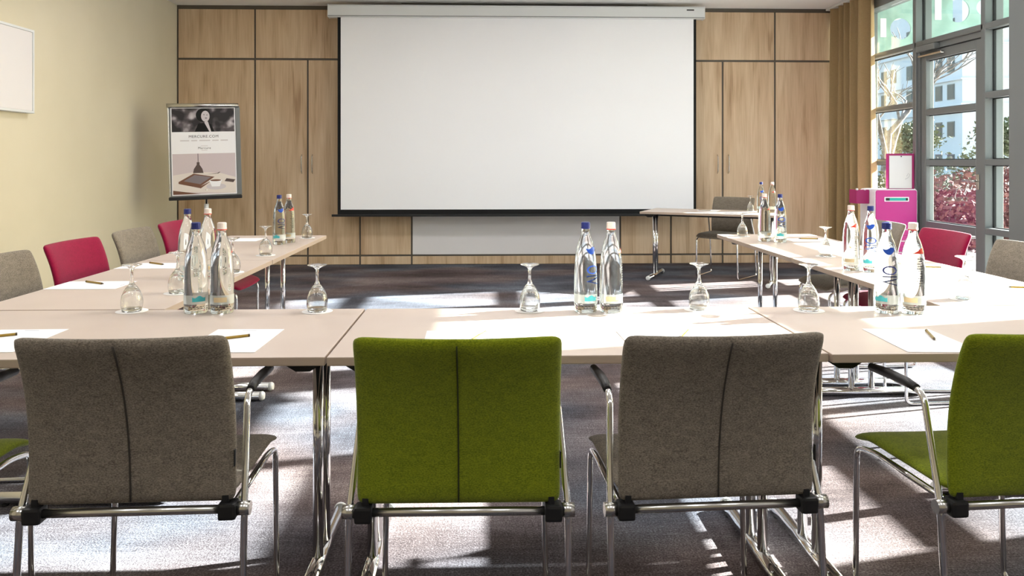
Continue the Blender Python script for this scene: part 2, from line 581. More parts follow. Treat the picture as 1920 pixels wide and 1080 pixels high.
# the glazed door between two posts
d0, d1 = 6.73, 7.77
dr = struct(put('door_1', None, None, (XG, (d0 + d1) / 2, 0)), 'grey framed glass door leading to the terrace', 'door')
hw = (d1 - d0) / 2
fr = MB()
fr.box(-0.06, 0.05, -hw, -hw + 0.035, 0.05, 2.45); fr.box(-0.06, 0.05, hw - 0.035, hw, 0.05, 2.45); fr.box(-0.06, 0.05, -hw, hw, 2.395, 2.45)
fr.build('door_frame', 'frame', dr)
MB().box(-0.085, 0.06, -hw - 0.03, hw + 0.03, 2.45, 2.505, 0.006, 1).build('transom', 'frame', dr)
MB().box(-0.012, 0.012, -hw, hw, 2.44, 2.515).build('gasket', 'gasket', dr)
MB().box(-0.004, 0.004, -hw, hw, 2.505, 3.02).build('pane', 'pane', dr)
lf = MB()
a, b = -hw + 0.04, hw - 0.04
for (y0, y1) in ((a, a + 0.085), (b - 0.085, b)):
    lf.box(-0.05, 0.03, y0, y1, 0.06, 2.385, 0.004, 1)
leaf = lf.build('door_leaf', 'frame', dr)
for z0, z1 in ((0.06, 0.16), (0.60, 0.675), (1.235, 1.295), (1.745, 1.805), (2.30, 2.385)):
    MB().box(-0.05, 0.03, a + 0.085, b - 0.085, z0, z1, 0.004, 1).build('rail', 'frame', leaf)
    MB().box(-0.014, 0.0, a + 0.08, b - 0.08, z0 - 0.008, z1 + 0.008).build('gasket', 'gasket', leaf)
for z0, z1 in ((0.16, 0.60), (0.675, 1.235), (1.295, 1.745), (1.805, 2.30)):
    MB().box(-0.012, -0.004, a + 0.08, b - 0.08, z0, z1).build('pane', 'pane', leaf)
h = MB().tube([(-0.05, a + 0.045, 1.1), (-0.10, a + 0.045, 1.1), (-0.10, a + 0.20, 1.1)], 0.010, 10, fillet=0.02)
h.box(-0.06, -0.05, a + 0.025, a + 0.065, 1.02, 1.16, 0.003, 1)
h.build('handle', 'satin', leaf)['label'] = 'dark steel lever handle'
c = MB().box(-0.12, -0.055, b - 0.34, b - 0.02, 2.385, 2.445, 0.008)
c.build('door_closer', 'frame', dr)
MB().box(-0.10, -0.06, b - 0.42, b - 0.02, 2.335, 2.355, 0.004, 1).build('closer_rail', 'satin', dr)

# grey steel column standing just inside the front
pc = struct(MB().box(4.06, 4.36, 5.56, 5.87, 0, ZC, 0.006, 1).build('trim_9', 'frame'), 'square grey clad column standing inside the glazed front', 'column')
MB().box(4.045, 4.06, 5.58, 5.66, 0, ZC, 0.003, 1).build('cover_strip', 'frame', pc)

# steel fins with round holes and the thin canopy they carry
def circ(cx, cz, r, n=28): return [(cx + r * math.cos(2 * PI * k / n), cz + r * math.sin(2 * PI * k / n)) for k in range(n)]
def fin_mesh():
    cu = bpy.data.curves.new('fin', 'CURVE')
    cu.dimensions = '2D'
    cu.fill_mode = 'BOTH'
    cu.extrude = 0.009
    for lp in ([(0.0, 2.49), (0.90, 2.80), (0.90, 3.18), (0.0, 3.18)], circ(0.275, 2.84, 0.125), circ(0.55, 2.87, 0.080), circ(0.75, 2.93, 0.055)):
        sp = cu.splines.new('POLY')
        sp.points.add(len(lp) - 1)
        for q, p in zip(sp.points, lp): q.co = (p[0], p[1], 0, 1)
        sp.use_cyclic_u = True
    ob = bpy.data.objects.new('fin', cu)
    COL.objects.link(ob)
    me = bpy.data.meshes.new_from_object(ob.evaluated_get(bpy.context.evaluated_depsgraph_get()))
    bpy.data.objects.remove(ob)
    bpy.data.curves.remove(cu)
    for v in me.vertices: v.co = Vector((v.co.x, v.co.z, v.co.y))
    me.materials.clear()
    me.materials.append(M['finsteel'])
    return me
FIN = fin_mesh()
bolt = MB().lathe([(0, -0.02), (0.014, -0.02), (0.014, 0), (0, 0)], 8, False).mesh('bolt', 'satin')
plate = MB().box(0.03, 0.10, -0.012, 0, 0, 0.22).mesh('plate', 'trim_white')
for i, y in enumerate(MY):
    t = thing('facade_fin', 'pale green steel fin with round holes outside, %s of five from the near pier' % ['first', 'second', 'third', 'fourth', 'last'][i],
              'fin', (XR + 0.13, y, 0), 0, 'steel fins outside the glazed front')
    put('fin_plate', FIN, t)
    put('splice_plate', plate, t, (0.0, 0, 2.74))
    for z in (2.56, 2.63, 3.0, 3.06):
        put('bolt', bolt, t, (0.06, 0, z), (R(90), 0, 0))
tag(MB().box(XR + 0.13, XR + 1.05, 3.0, 10.2, 3.181, 3.24).build('canopy', 'housing'), 'thin white canopy roof resting on the steel fins', 'canopy')

# curtain gathered in the corner
def curtain():
    mb = MB()
    ny, nz = 120, 14
    vs, fs = [], []
    for s in (0, 1):
        for j in range(nz + 1):
            t = j / nz
            z = 0.02 + (3.165 - 0.02) * t
            for i in range(ny + 1):
                u = i / ny
                y = 9.50 - u * (0.96 + 0.10 * (1 - t) ** 2)
                amp = 0.062 * (1.0 + 0.35 * (1 - t))
                ph = u * 2 * PI * 5.5 + 0.5 * math.sin(u * 9 + t * 1.3)
                x = 4.30 + amp * math.sin(ph) + 0.012 * math.sin(ph * 2.3 + t * 2)
                y += 0.012 * math.cos(ph)
                vs.append((x + s * 0.006, y, z))
    w = ny + 1
    off = w * (nz + 1)
    for j in range(nz):
        for i in range(ny):
            q = (j * w + i, j * w + i + 1, (j + 1) * w + i + 1, (j + 1) * w + i)
            fs.append(q); fs.append(tuple(off + k for k in reversed(q)))
    for j in range(nz):
        for i in (0, ny):
            fs.append((j * w + i, (j + 1) * w + i, off + (j + 1) * w + i, off + j * w + i))
    mb.add(vs, fs, True)
    return mb
ct = thing('curtain', 'floor length tan curtain gathered in the corner by the window', 'curtain', (0, 0, 0))
curtain().build('drape', 'curtain', ct)
MB().box(4.24, 4.36, 3.25, 9.52, 3.166, 3.198, 0.003, 1).build('curtain_rail', 'housing', ct)

# ------------------------------------------------------------------ fill lamps added on the unseen ceiling to brighten the room
for i, (x, y) in enumerate([(-2.1, 0.2), (0.3, 0.2), (2.6, 0.2), (-2.1, 3.3), (0.3, 3.3), (2.6, 3.3), (-2.1, 6.4), (0.3, 6.4), (2.6, 6.4)]):
    t = thing('added_fill_lamp', 'added unseen fill lamp on the ceiling, %s row, %s' % (['near', 'middle', 'far'][i // 3], ['by the cream wall', 'over the centre', 'by the glazed front'][i % 3]), 'added fill lamp', (x, y, ZC), 0, 'added ceiling fill lamps')
    f = MB()
    for q in ((-0.32, 0.32, -0.32, -0.30), (-0.32, 0.32, 0.30, 0.32), (-0.32, -0.30, -0.30, 0.30), (0.30, 0.32, -0.30, 0.30)): f.box(*q, -0.03, -0.001)
    f.build('frame', 'housing', t)
    MB().box(-0.3, 0.3, -0.3, 0.3, -0.012, -0.001).build('diffuser', 'fill_lamp_glow', t)
    la = bpy.data.lights.new('fill_light', 'AREA')
    la.shape = 'SQUARE'; la.size = 0.58; la.energy = FILL_LAMP_POWER; la.color = (0.96, 0.97, 1.0)
    lo = put('fill_light', la, t, (0, 0, -0.035))

# ------------------------------------------------------------------ projection screen
sc = thing('projection_screen', 'large pulled down white projection screen with black border and white housing', 'projection screen', (0.36, 9.27, 0))
ox = 0.36
mb = MB().prism([(-0.06, 3.005), (0.05, 3.005), (0.06, 3.02), (0.06, 3.15), (-0.05, 3.15), (-0.06, 3.13)], 'x', -1.905 - ox, 2.618 - ox)
hs = mb.build('housing', 'housing', sc)
MB().box(-1.905 - ox, 2.618 - ox, -0.062, -0.058, 3.012, 3.02).build('lower_lip', 'frame', hs)
for x in (-1.912 - ox, 2.615 - ox): MB().box(x, x + 0.01, -0.06, 0.06, 3.0, 3.155, 0.002, 1).build('end_cap', 'housing', hs)
MB().box(2.40 - ox, 2.49 - ox, -0.0625, -0.06, 3.10, 3.115).build('brand_plate', 'photo_dark', hs)
MB().box(-1.802 - ox, 2.531 - ox, -0.003, 0.003, 0.62, 3.02).build('border', 'blackcloth', sc)
MB().box(-1.764 - ox, 2.498 - ox, -0.006, -0.0032, 0.700, 3.005).build('screen_surface', 'screen', sc)
MB().box(-1.872 - ox, 2.577 - ox, -0.014, 0.014, 0.615, 0.643, 0.005).build('weight_bar', 'black', sc)

# flat white panel on the left wall
wp = thing('wall_panel', 'flat white rectangular panel hung on the cream wall', 'wall panel', (XL, 6.1, 2.02))
MB().box(0.012, 0.05, -0.38, 0.38, -0.325, 0.325, 0.006, 2).build('panel_body', 'whiteboard', wp)
f = MB()
for q in ((-0.40, 0.40, -0.345, -0.325), (-0.40, 0.40, 0.325, 0.345), (-0.40, -0.38, -0.325, 0.325), (0.38, 0.40, -0.325, 0.325)): f.box(0.0, 0.056, *q, 0.002, 1)
f.build('frame', 'housing', wp)

# ------------------------------------------------------------------ tables
def table_meshes():
    T = {}
    mb = MB().box(-0.697, 0.697, -0.348, 0.348, 0.715, 0.74, 0.0035, 2)
    me = mb.mesh('table_top', ['laminate', 'edge'])
    for p in me.polygons:
        if p.normal.z < 0.6: p.material_index = 1
    T['top'] = me
    T['col'] = MB().tube([(0, 0, 0.045), (0, 0, 0.70)], 0.016, 16).mesh('column', 'chrome')
    T['foot'] = MB().tube([(0, -0.31, 0.025), (0, 0.31, 0.025)], 0.0225, 16).mesh('foot', 'chrome')
    T['cap'] = MB().tube([(0, -0.012, 0.025), (0, 0.0, 0.025), (0, 0.010, 0.025)], [0.0235, 0.0238, 0.018], 16).mesh('foot_cap', 'housing')
    T['plate'] = MB().box(-0.06, 0.06, -0.22, 0.22, 0.70, 0.7148, 0.004, 1).mesh('mounting_plate', 'black')
    T['lever'] = MB().prism([(-0.05, 0.7145), (0.05, 0.7145), (0.045, 0.690), (0.02, 0.675), (-0.02, 0.675), (-0.045, 0.690)], 'y', -0.015, 0.015).mesh('fold_lever', 'black')
    T['pad'] = MB().tube([(0, 0, 0.0), (0, 0, 0.006)], 0.016, 10).mesh('floor_pad', 'rubber')
    T['beam'] = MB().box(-0.56, 0.56, -0.018, 0.018, 0.675, 0.7145, 0.003, 1).mesh('underbeam', 'black')
    return T
TM = table_meshes()
def table(x, y, rz, label, group=None):
    t = thing('folding_table', label, 'table', (x, y, 0), rz, group)
    put('table_top', TM['top'], t)
    put('underbeam', TM['beam'], t)
    for s in (-1, 1):
        xx = s * 0.615
        put('mounting_plate', TM['plate'], t, (xx, 0, 0))
        for yy in (-0.055, 0.055): put('column', TM['col'], t, (xx, yy, 0))
        ft = put('foot', TM['foot'], t, (xx, 0, 0))
        for k in (-1, 1):
            put('foot_cap', TM['cap'], ft, (0, k * 0.318, 0), (0, 0, 0 if k > 0 else PI))
            put('floor_pad', TM['pad'], ft, (0, k * 0.27, 0.0))
        put('fold_lever', TM['lever'], t, (xx, -0.24, 0), (0, 0, 0 if s > 0 else PI))
    return t
g = 'folding tables set in a horseshoe'
table(-1.145, 2.470, 0, 'beige table at the left end of the front row', g)
table(0.255, 2.466, 0, 'middle beige table of the front row, half flooded with sunlight', g)
table(1.655, 2.455, 0, 'beige table at the right end of the front row, beside the green chair', g)
table(-1.522, 3.527, R(90), 'beige table of the left wing touching the front row', g)
table(-1.522, 4.930, R(90), 'beige table at the far end of the left wing near the flip chart', g)
table(2.035, 3.512, R(-90), 'beige table of the right wing touching the front row', g)
table(2.035, 4.915, R(-90), 'beige table at the far end of the right wing, sunlit across its top', g)
LT, LR = (2.405, 8.19), R(-27)
table(LT[0], LT[1], LR, 'separate beige table set askew before the oak wall beside the screen')

# ------------------------------------------------------------------ chairs
def pad(wd, ht, th, fn, p=9, n=18, groove=0.0, q=7):
    """rounded cushion: fn(x, s, t) maps width, length and thickness offset into space"""
    def clus(i): 
        a = -1 + 2 * i / n
        return math.copysign(1 - (1 - abs(a)) ** 1.7, a)
    vs, fs, idx = [], [], {}
    for side in (1, -1):
        for j in range(n + 1):
            for i in range(n + 1):
                u, v = clus(i), clus(j)
                edge = i in (0, n) or j in (0, n)
                if edge and side == -1:
                    idx[(side, i, j)] = idx[(1, i, j)]
                    continue
                m = max(abs(u), abs(v))
                k = 1.0 if m < 1e-6 else m / ((abs(u) ** p + abs(v) ** p) ** (1 / p))
                t = th / 2 * math.sqrt(max(0.0, 1 - m ** q)) * side
                if groove and side == -1 and not edge:
                    t += groove * math.exp(-(u / 0.03) ** 2)
                idx[(side, i, j)] = len(vs)
                vs.append(fn(u * k * wd / 2, (v * k + 1) / 2 * ht, t))
    for side in (1, -1):
        for j in range(n):
            for i in range(n):
                q4 = (idx[(side, i, j)], idx[(side, i + 1, j)], idx[(side, i + 1, j + 1)], idx[(side, i, j + 1)])
                fs.append(q4 if side == 1 else tuple(reversed(q4)))
    return MB().add(vs, fs, True)

def back_profile(s):
    # s: distance from the seat upwards, returns y, z of the middle line
    t = s / 0.43
    return -0.208 - 0.100 * t ** 2.4, 0.459 + 0.425 * t - 0.012 * t * t
def back_fn(x, s, t):
    y, z = back_profile(s)
    y2, z2 = back_profile(s + 0.004)
    ty, tz = y2 - y, z2 - z
    L = math.hypot(ty, tz)
    ny, nz = tz / L, -ty / L          # pointing forward
    cv = 0.030 * (x / 0.225) ** 2 * (s / 0.43)
    return (x, y + cv + ny * t, z + nz * t)
def seat_fn(x, s, t):
    k = s / 0.47
    drop = -0.035 * max(0.0, (k - 0.72) / 0.28) ** 2
    return (x, -0.205 + s * 0.975, 0.472 + drop + 0.006 * (x / 0.22) ** 2 - 0.004 * k + t)

def chair_meshes(c):
    D = {}
    D['seat'] = pad(0.480, 0.46, 0.034, seat_fn, p=14, n=20).mesh('seat_' + c, c)
    D['back'] = pad(0.486, 0.43, 0.032, back_fn, p=26, groove=0.004, n=24, q=14).mesh('backrest_' + c, c)
    pts = [back_fn(0, s, -0.0128) for s in [0.008 + 0.414 * k / 12 for k in range(13)]]
    D['seam'] = MB().tube(pts, 0.0022, 6).mesh('seam_' + c, c + '_thread')
    return D
CM = {c: chair_meshes(c) for c in ('grey', 'green', 'crimson')}
def side_frame(s):
    x = s * 0.243
    return MB().tube([(s * 0.238, 0.115, 0.688), (s * 0.243, -0.112, 0.688), (s * 0.262, -0.205, 0.44), (s * 0.264, -0.245, 0.009),
                      (s * 0.237, 0.215, 0.009), (s * 0.230, 0.222, 0.424), (s * 0.234, 0.12, 0.446), (s * 0.236, -0.200, 0.446)], 0.0085, 12, fillet=0.035)
def arm_pad(s):
    return MB().tube([(s * 0.243, -0.085, 0.690), (s * 0.240, -0.04, 0.693), (s * 0.238, 0.05, 0.692), (s * 0.238, 0.13, 0.688)], [0.0105, 0.0125, 0.0135, 0.0115], 12)
CF = {s: side_frame(s).mesh('side_frame', 'chrome') for s in (-1, 1)}
CA = {s: arm_pad(s).mesh('armrest', 'rubber') for s in (-1, 1)}
CB = MB().tube([(-0.245, -0.212, 0.44), (0.245, -0.212, 0.44)], 0.0105, 14).mesh('rear_crossbar', 'satin')
CJ = {s: MB().tube([(s * 0.245, -0.208, 0.44), (s * 0.277, -0.208, 0.44)], 0.0165, 16).mesh('joint', 'satin') for s in (-1, 1)}
CK = {s: MB().box(min(s * 0.205, s * 0.247), max(s * 0.205, s * 0.247), -0.232, -0.190, 0.419, 0.459, 0.007).box(min(s * 0.214, s * 0.228), max(s * 0.214, s * 0.228), -0.222, -0.19, 0.455, 0.476).mesh('bracket', 'black') for s in (-1, 1)}
CT = MB().box(0.241, 0.2445, -0.222, -0.212, 0.545, 0.585, 0.001, 1).mesh('maker_tag', 'black')
def chair(x, y, rz, c, label, group):
    t = thing('conference_chair', label, 'chair', (x, y, 0), R(rz), group)
    D = CM[c]
    put('seat', D['seat'], t)
    b = put('backrest', D['back'], t)
    put('back_seam', D['seam'], b)
    put('maker_tag', CT, b)
    put('rear_crossbar', CB, t)
    for s in (-1, 1):
        f = put('side_frame', CF[s], t)
        put('armrest', CA[s], t)
        put('joint', CJ[s], f)
        put('bracket', CK[s], t)
    return t
g = 'chairs along the front row'
chair(-1.56, 2.06, 2, 'green', 'green chair cut off by the left edge of the photo', g)
chair(-0.856, 2.075, 1.5, 'grey', 'grey chair with its back to the camera, left of the sunlit green one', g)
chair(-0.068, 2.05, -0.5, 'green', 'green chair in the middle of the front row, between two grey ones', g)
chair(0.545, 2.06, 3, 'grey', 'grey chair in the front row right of the middle green chair', g)
chair(1.345, 2.055, 4, 'green', 'green chair cut off by the right edge of the photo', g)
g = 'chairs along the left wing'
chair(-1.845, 3.37, -90, 'grey', 'grey chair by the cream wall, nearest and partly cut off', g)
chair(-1.850, 3.98, -92, 'crimson', 'crimson chair by the cream wall between two grey chairs', g)
chair(-1.845, 4.635, -90, 'grey', 'grey chair by the cream wall between two crimson chairs', g)
chair(-1.845, 5.24, -90, 'crimson', 'crimson chair by the cream wall, farthest, below the flip chart', g)
g = 'chairs along the right wing'
chair(2.40, 3.71, 90, 'grey', 'grey chair at the right wing, nearest the camera, by the square column', g)
chair(2.41, 4.42, 90, 'crimson', 'crimson chair at the right wing in front of the glass door', g)
chair(2.41, 5.09, 90, 'grey', 'grey chair at the right wing in front of the magenta trolley', g)
chair(2.62, 8.43, 140, 'grey', 'grey chair tucked behind the separate askew table near the screen', 'chair at the separate table')

# ------------------------------------------------------------------ bottles
BP = [(0, 0.004), (0.030, 0.003), (0.0375, 0.0), (0.0405, 0.006), (0.0410, 0.03), (0.0405, 0.10), (0.0395, 0.16), (0.0370, 0.195), (0.0330, 0.222), (0.0265, 0.247),
      (0.0185, 0.268), (0.0150, 0.280), (0.0138, 0.292), (0.0145, 0.297), (0.0132, 0.300), (0.0132, 0.316), (0, 0.316)]
def brad(z):
    for (r0, z0), (r1, z1) in zip(BP[3:], BP[4:]):
        if z0 <= z <= z1: return r0 + (r1 - r0) * (z - z0) / (z1 - z0)
    return 0.0405
def wrap(a, z, off=0.0006):
    r = brad(z) + off
    th = a / 0.0405
    return Vector((r * math.sin(th), -r * math.cos(th), z))
BODY = MB().lathe(BP, 36).mesh('bottle_body', 'waterglass')
def cap_mesh(m):
    n = 36
    mb = MB()
    vs, fs = [], []
    for (r, z) in ((0.0165, 0.296), (0.0165, 0.301), (0.0155, 0.3015), (0.0155, 0.317), (0.0135, 0.3195)):
        for k in range(n):
            q = r + (0.0005 if (k % 2 and 0.3012 < z < 0.318) else 0)
            vs.append((q * math.cos(2 * PI * k / n), q * math.sin(2 * PI * k / n), z))
    for j in range(4):
        for k in range(n): fs.append((j * n + k, j * n + (k + 1) % n, (j + 1) * n + (k + 1) % n, (j + 1) * n + k))
    fs.append(tuple(4 * n + k for k in range(n)))
    return mb.add(vs, fs).mesh('cap', m)
CAPB, CAPW = cap_mesh('cap_blue'), cap_mesh('cap_white')
RING = MB().lathe([(0.0158, 0.2925), (0.0168, 0.2930), (0.0168, 0.2960), (0.0158, 0.2962)], 28).mesh('cap_ring', 'red')
def decal(name, polys, m, off=0.0006, n=10):
    """thin printed shapes wrapped on the bottle: each is a list of (a, z_low, z_high) columns"""
    mb = MB()
    for cols in polys:
        vs = []
        for (a, z0, z1) in cols: vs += [wrap(a, z0, off), wrap(a, z1, off)]
        mb.add(vs, [(2 * i, 2 * i + 2, 2 * i + 3, 2 * i + 1) for i in range(len(cols) - 1)], True)
    return mb.mesh(name, m)
def wave(a0, a1, fl, fh, n=16): return [(a0 + (a1 - a0) * k / n, fl(k / n), fh(k / n)) for k in range(n + 1)]
SWB = decal('swoosh', [wave(-0.026, 0.026, lambda t: 0.229 - 0.022 * math.sin(PI * t) ** 0.7, lambda t: 0.2295 + 0.004 * math.sin(2 * PI * t + PI))], 'blue')
SWR = decal('swoosh', [wave(-0.026, 0.026, lambda t: 0.2125, lambda t: 0.2128 + 0.024 * (t ** 1.1) * (1 if t < 0.8 else (1 - (t - 0.8) * 1.2)))], 'red')
# lettering runs up the bottle and is seen from behind through the glass, as in the photograph
def vio(c): return wrap(c.y * 1.45, 0.135 + c.x * 0.82)
VIO = text_mesh('lettering', 'VIO', 0.052, 'navy', vio)
VIOB = text_mesh('lettering', 'VIO', 0.052, 'blue', vio)
# fine print up the red marked bottles, too small to read in the photograph: close rows of strokes
MED = decal('fine_print', [wave(-0.004 - 0.010 * ((k * 7) % 5) / 5, 0.012, lambda t, z=0.100 + k * 0.0085: z, lambda t, z=0.100 + k * 0.0085: z + 0.0022 + 0.0014 * math.sin(17 * t + z * 900), 8) for k in range(12)], 'ink')
LAB = decal('label_band', [wave(-0.115, 0.115, lambda t: 0.034, lambda t: 0.066, 40)], 'label', 0.0004)
LT1 = decal('label_print', [wave(-0.03, 0.015, lambda t: 0.043, lambda t: 0.060 - 0.004 * math.sin(9 * t), 10)], 'teal', 0.0009)
LT2 = decal('label_print', [wave(-0.025, 0.02, lambda t: 0.042, lambda t: 0.059, 10)], 'tan', 0.0009)
LT3 = decal('small_print', [wave(-0.04, 0.035, lambda t: 0.0235, lambda t: 0.0255 + 0.001 * math.sin(40 * t), 24), wave(-0.035, 0.03, lambda t: 0.0175, lambda t: 0.0195 + 0.001 * math.sin(37 * t), 24)], 'ink', 0.0009)
def bottle(x, y, kind, turn, label, letters='navy', labturn=0.0):
    rz = math.atan2(-x, y) + R(turn)
    t = thing('water_bottle', label, 'bottle', (x, y, 0.7405), rz, 'glass water bottles in pairs on the tables')
    b = put('bottle_body', BODY, t)
    put('cap', CAPB if kind == 'b' else CAPW, t)
    if kind == 'w': put('cap_ring', RING, t)
    put('swoosh', SWB if kind == 'b' else SWR, b)
    if kind == 'w': put('fine_print', MED, b)
    else: put('lettering', VIO if letters == 'navy' else VIOB, b)
    lb = put('label_band', LAB, b, (0, 0, 0), (0, 0, R(labturn)))
    put('label_print', LT1 if kind == 'b' else LT2, b, (0, 0, 0), (0, 0, R(labturn)))
    put('small_print', LT3, b, (0, 0, 0), (0, 0, R(labturn)))
bottle(-1.038, 2.765, 'b', 105, 'blue capped bottle in the front row pair at the left', 'navy', -80)
bottle(-0.945, 2.760, 'w', 95, 'cream capped bottle in the front row pair at the left', 'navy', -100)
bottle(-1.375, 3.56, 'b', 100, 'blue capped bottle standing behind the front left pair', 'navy', -80)
bottle(-1.290, 3.58, 'w', 95, 'cream capped bottle standing behind the front left pair', 'navy', -100)
bottle(-1.352, 5.02, 'b', 18, 'blue capped bottle at the far end of the left wing', 'navy', -35)
bottle(-1.318, 5.13, 'w', 30, 'cream capped bottle at the far end of the left wing', 'navy', -40)
bottle(0.349, 2.737, 'b', 38, 'blue capped bottle in the middle of the sunlit front table', 'blue', 0)
bottle(0.440, 2.734, 'w', 80, 'cream capped bottle in the middle of the sunlit front table', 'navy', -70)
bottle(1.418, 2.690, 'b', 12, 'blue capped bottle on the front row at the right', 'navy', -30)
bottle(1.505, 2.675, 'w', 32, 'cream capped bottle on the front row at the right', 'navy', -40)
bottle(1.795, 3.745, 'w', 22, 'cream capped bottle on the near table of the right wing', 'navy', -30)
bottle(1.866, 3.69, 'b', -2, 'blue capped bottle on the near table of the right wing', 'blue', -10)
bottle(1.862, 5.12, 'w', 60, 'cream capped bottle at the far end of the right wing', 'navy', 0)
bottle(1.942, 5.05, 'b', 12, 'blue capped bottle at the far end of the right wing', 'blue', 0)
bottle(2.885, 8.03, 'b', 12, 'blue capped bottle on the separate askew table', 'blue', 0)
bottle(2.985, 7.98, 'w', 20, 'cream capped bottle on the separate askew table', 'navy', 0)

# ------------------------------------------------------------------ glasses turned upside down on coasters
GP = [(0.0325, 0.0), (0.0355, 0.012), (0.0372, 0.026), (0.0368, 0.040), (0.0335, 0.056), (0.0270, 0.072), (0.0180, 0.086), (0.0095, 0.097), (0.0060, 0.108),
      (0.0046, 0.124), (0.0048, 0.140), (0.0070, 0.150), (0.0150, 0.157), (0.0270, 0.1615), (0.0335, 0.1635), (0.0340, 0.1650), (0.0330, 0.1660), (0.015, 0.1668), (0, 0.167)]
GI = [(0.0315, 0.0), (0.0344, 0.012), (0.0360, 0.026), (0.0356, 0.040), (0.0322, 0.056), (0.0255, 0.071), (0.0160, 0.083), (0.0070, 0.089), (0, 0.0905)]
BOWL = MB().lathe(list(reversed(GI)) + GP[:9], 32).mesh('bowl', 'glass')
GL = MB().lathe(list(reversed(GI)) + GP, 32).mesh('glass_bowl', 'glass')
CO = MB().lathe([(0, 0), (0.052, 0), (0.054, 0.0006), (0.054, 0.0014), (0.0535, 0.0018), (0, 0.0018)], 36).mesh('coaster', 'coaster')
def stem_split():
    bowl = MB().lathe(list(reversed(GI)) + GP[:8] + [(0, 0.097)], 32).mesh('glass_bowl', 'glass')
    stem = MB().lathe([(0, 0.0972)] + [(GP[7][0], 0.0972)] + GP[8:12] + [(0, 0.150)], 20).mesh('stem', 'glass')
    foot = MB().lathe([(0, 0.1502), (0.0070, 0.1502)] + GP[12:], 32).mesh('foot', 'glass')
    return bowl, stem, foot
def wineglass(x, y, where):
    c = put('coaster', CO, None, (x, y, 0.7402))
    tag(c, 'white coaster under glass ' + where, 'coaster', 'white round coasters')
    o = put('wine_glass', GL, None, (x, y, 0.7423))
    tag(o, 'upturned stemmed glass ' + where, 'glass', 'glasses standing upside down on coasters')
wineglass(-1.274, 2.790, 'on the front row, left of the left bottle pair')
wineglass(-1.262, 3.166, 'half hidden behind the left front bottles, nearer one')
wineglass(-0.610, 2.765, 'on the front row between left bottles and table joint')
wineglass(-1.234, 3.751, 'peeking out right of the left front bottles')
wineglass(-1.269, 4.427, 'on the left wing, left of its far bottle pair')
wineglass(-1.267, 5.420, 'at the very end of the left wing table')
wineglass(0.150, 2.755, 'in full sun left of the middle bottles')
wineglass(0.763, 2.755, 'in full sun right of the middle bottles')
wineglass(1.152, 2.725, 'on the front row, left of the right bottle pair')
wineglass(1.852, 2.930, 'on the corner right of the right bottles')
wineglass(1.905, 4.279, 'on the right wing between its two bottle pairs')
wineglass(1.822, 5.450, 'at the right wing end, left of its bottles')
wineglass(1.985, 5.180, 'at the right wing end, right of its bottles')
wineglass(2.820, 8.17, 'on the separate askew table beside its bottles')

# ------------------------------------------------------------------ paper sheets and pencils
def sheet_mesh():
    mb = MB().box(-0.105, 0.105, -0.1485, 0.1485, 0, 0.0012)
    return mb.mesh('sheet', 'paper')
SH = sheet_mesh()
LOGO = MB().box(-0.022, 0.022, 0.130, 0.134, 0.00121, 0.00135).mesh('letterhead', 'print')
PB = MB().tube([(-0.062, 0, 0), (0.048, 0, 0)], 0.0042, 6, smooth=False).mesh('pencil_body', 'gold')
PT = MB().tube([(0.048, 0, 0), (0.063, 0, 0)], [0.0042, 0.0008], 6, smooth=False).mesh('pencil_tip', 'tip')
PF = MB().tube([(-0.067, 0, 0), (-0.062, 0, 0)], 0.0044, 10).mesh('pencil_end', 'tip')
def place_set(x, y, rz, px, py, prz, where):
    o = put('paper_sheet', SH, None, (x, y, 0.7405), (0, 0, R(rz)))
    tag(o, 'white sheet of paper ' + where, 'paper', 'writing paper laid at the seats')
    put('letterhead', LOGO, o)
    t = thing('pencil', 'gold pencil on the sheet ' + where, 'pencil', (px, py, 0.7405 + 0.0012 + 0.0044), R(prz), 'gold pencils on the paper sheets')
    put('pencil_body', PB, t); put('pencil_tip', PT, t); put('pencil_end', PF, t)
place_set(-1.440, 2.345, 1, -1.505, 2.375, 210, 'at the left edge of the photo')
place_set(-0.757, 2.325, -1, -0.785, 2.335, 210, 'before the left grey chair of the front row')
place_set(-0.085, 2.285, 1, -0.03, 2.33, 250, 'behind the middle green chair')
place_set(0.515, 2.270, 2, 0.60, 2.33, 245, 'before the right grey chair of the front row')
place_set(1.292, 2.265, -3, 1.352, 2.305, 250, 'before the right green chair')
place_set(-1.715, 3.38, -90, -1.72, 3.42, -32, 'on the left wing nearest the front row')
place_set(-1.720, 4.00, -90, -1.72, 4.05, -36, 'on the left wing before the middle grey chair')
place_set(-1.715, 4.70, -90, -1.74, 4.73, -30, 'on the left wing behind the left bottles')
place_set(-1.705, 5.31, -90, -1.77, 5.36, -30, 'at the far end of the left wing')
place_set(2.195, 3.125, 90, 2.255, 3.17, 170, 'on the right wing at the right edge of the photo')
place_set(2.195, 3.76, 90, 2.21, 3.80, 172, 'on the right wing before the crimson chair')
place_set(2.205, 4.55, 90, 2.24, 4.58, 172, 'on the right wing beside its middle glass')
place_set(2.190, 5.17, 90, 2.20, 5.22, 172, 'at the far end of the right wing')
place_set(2.41, 8.31, 153, 2.36, 8.32, 160, 'on the separate askew table')

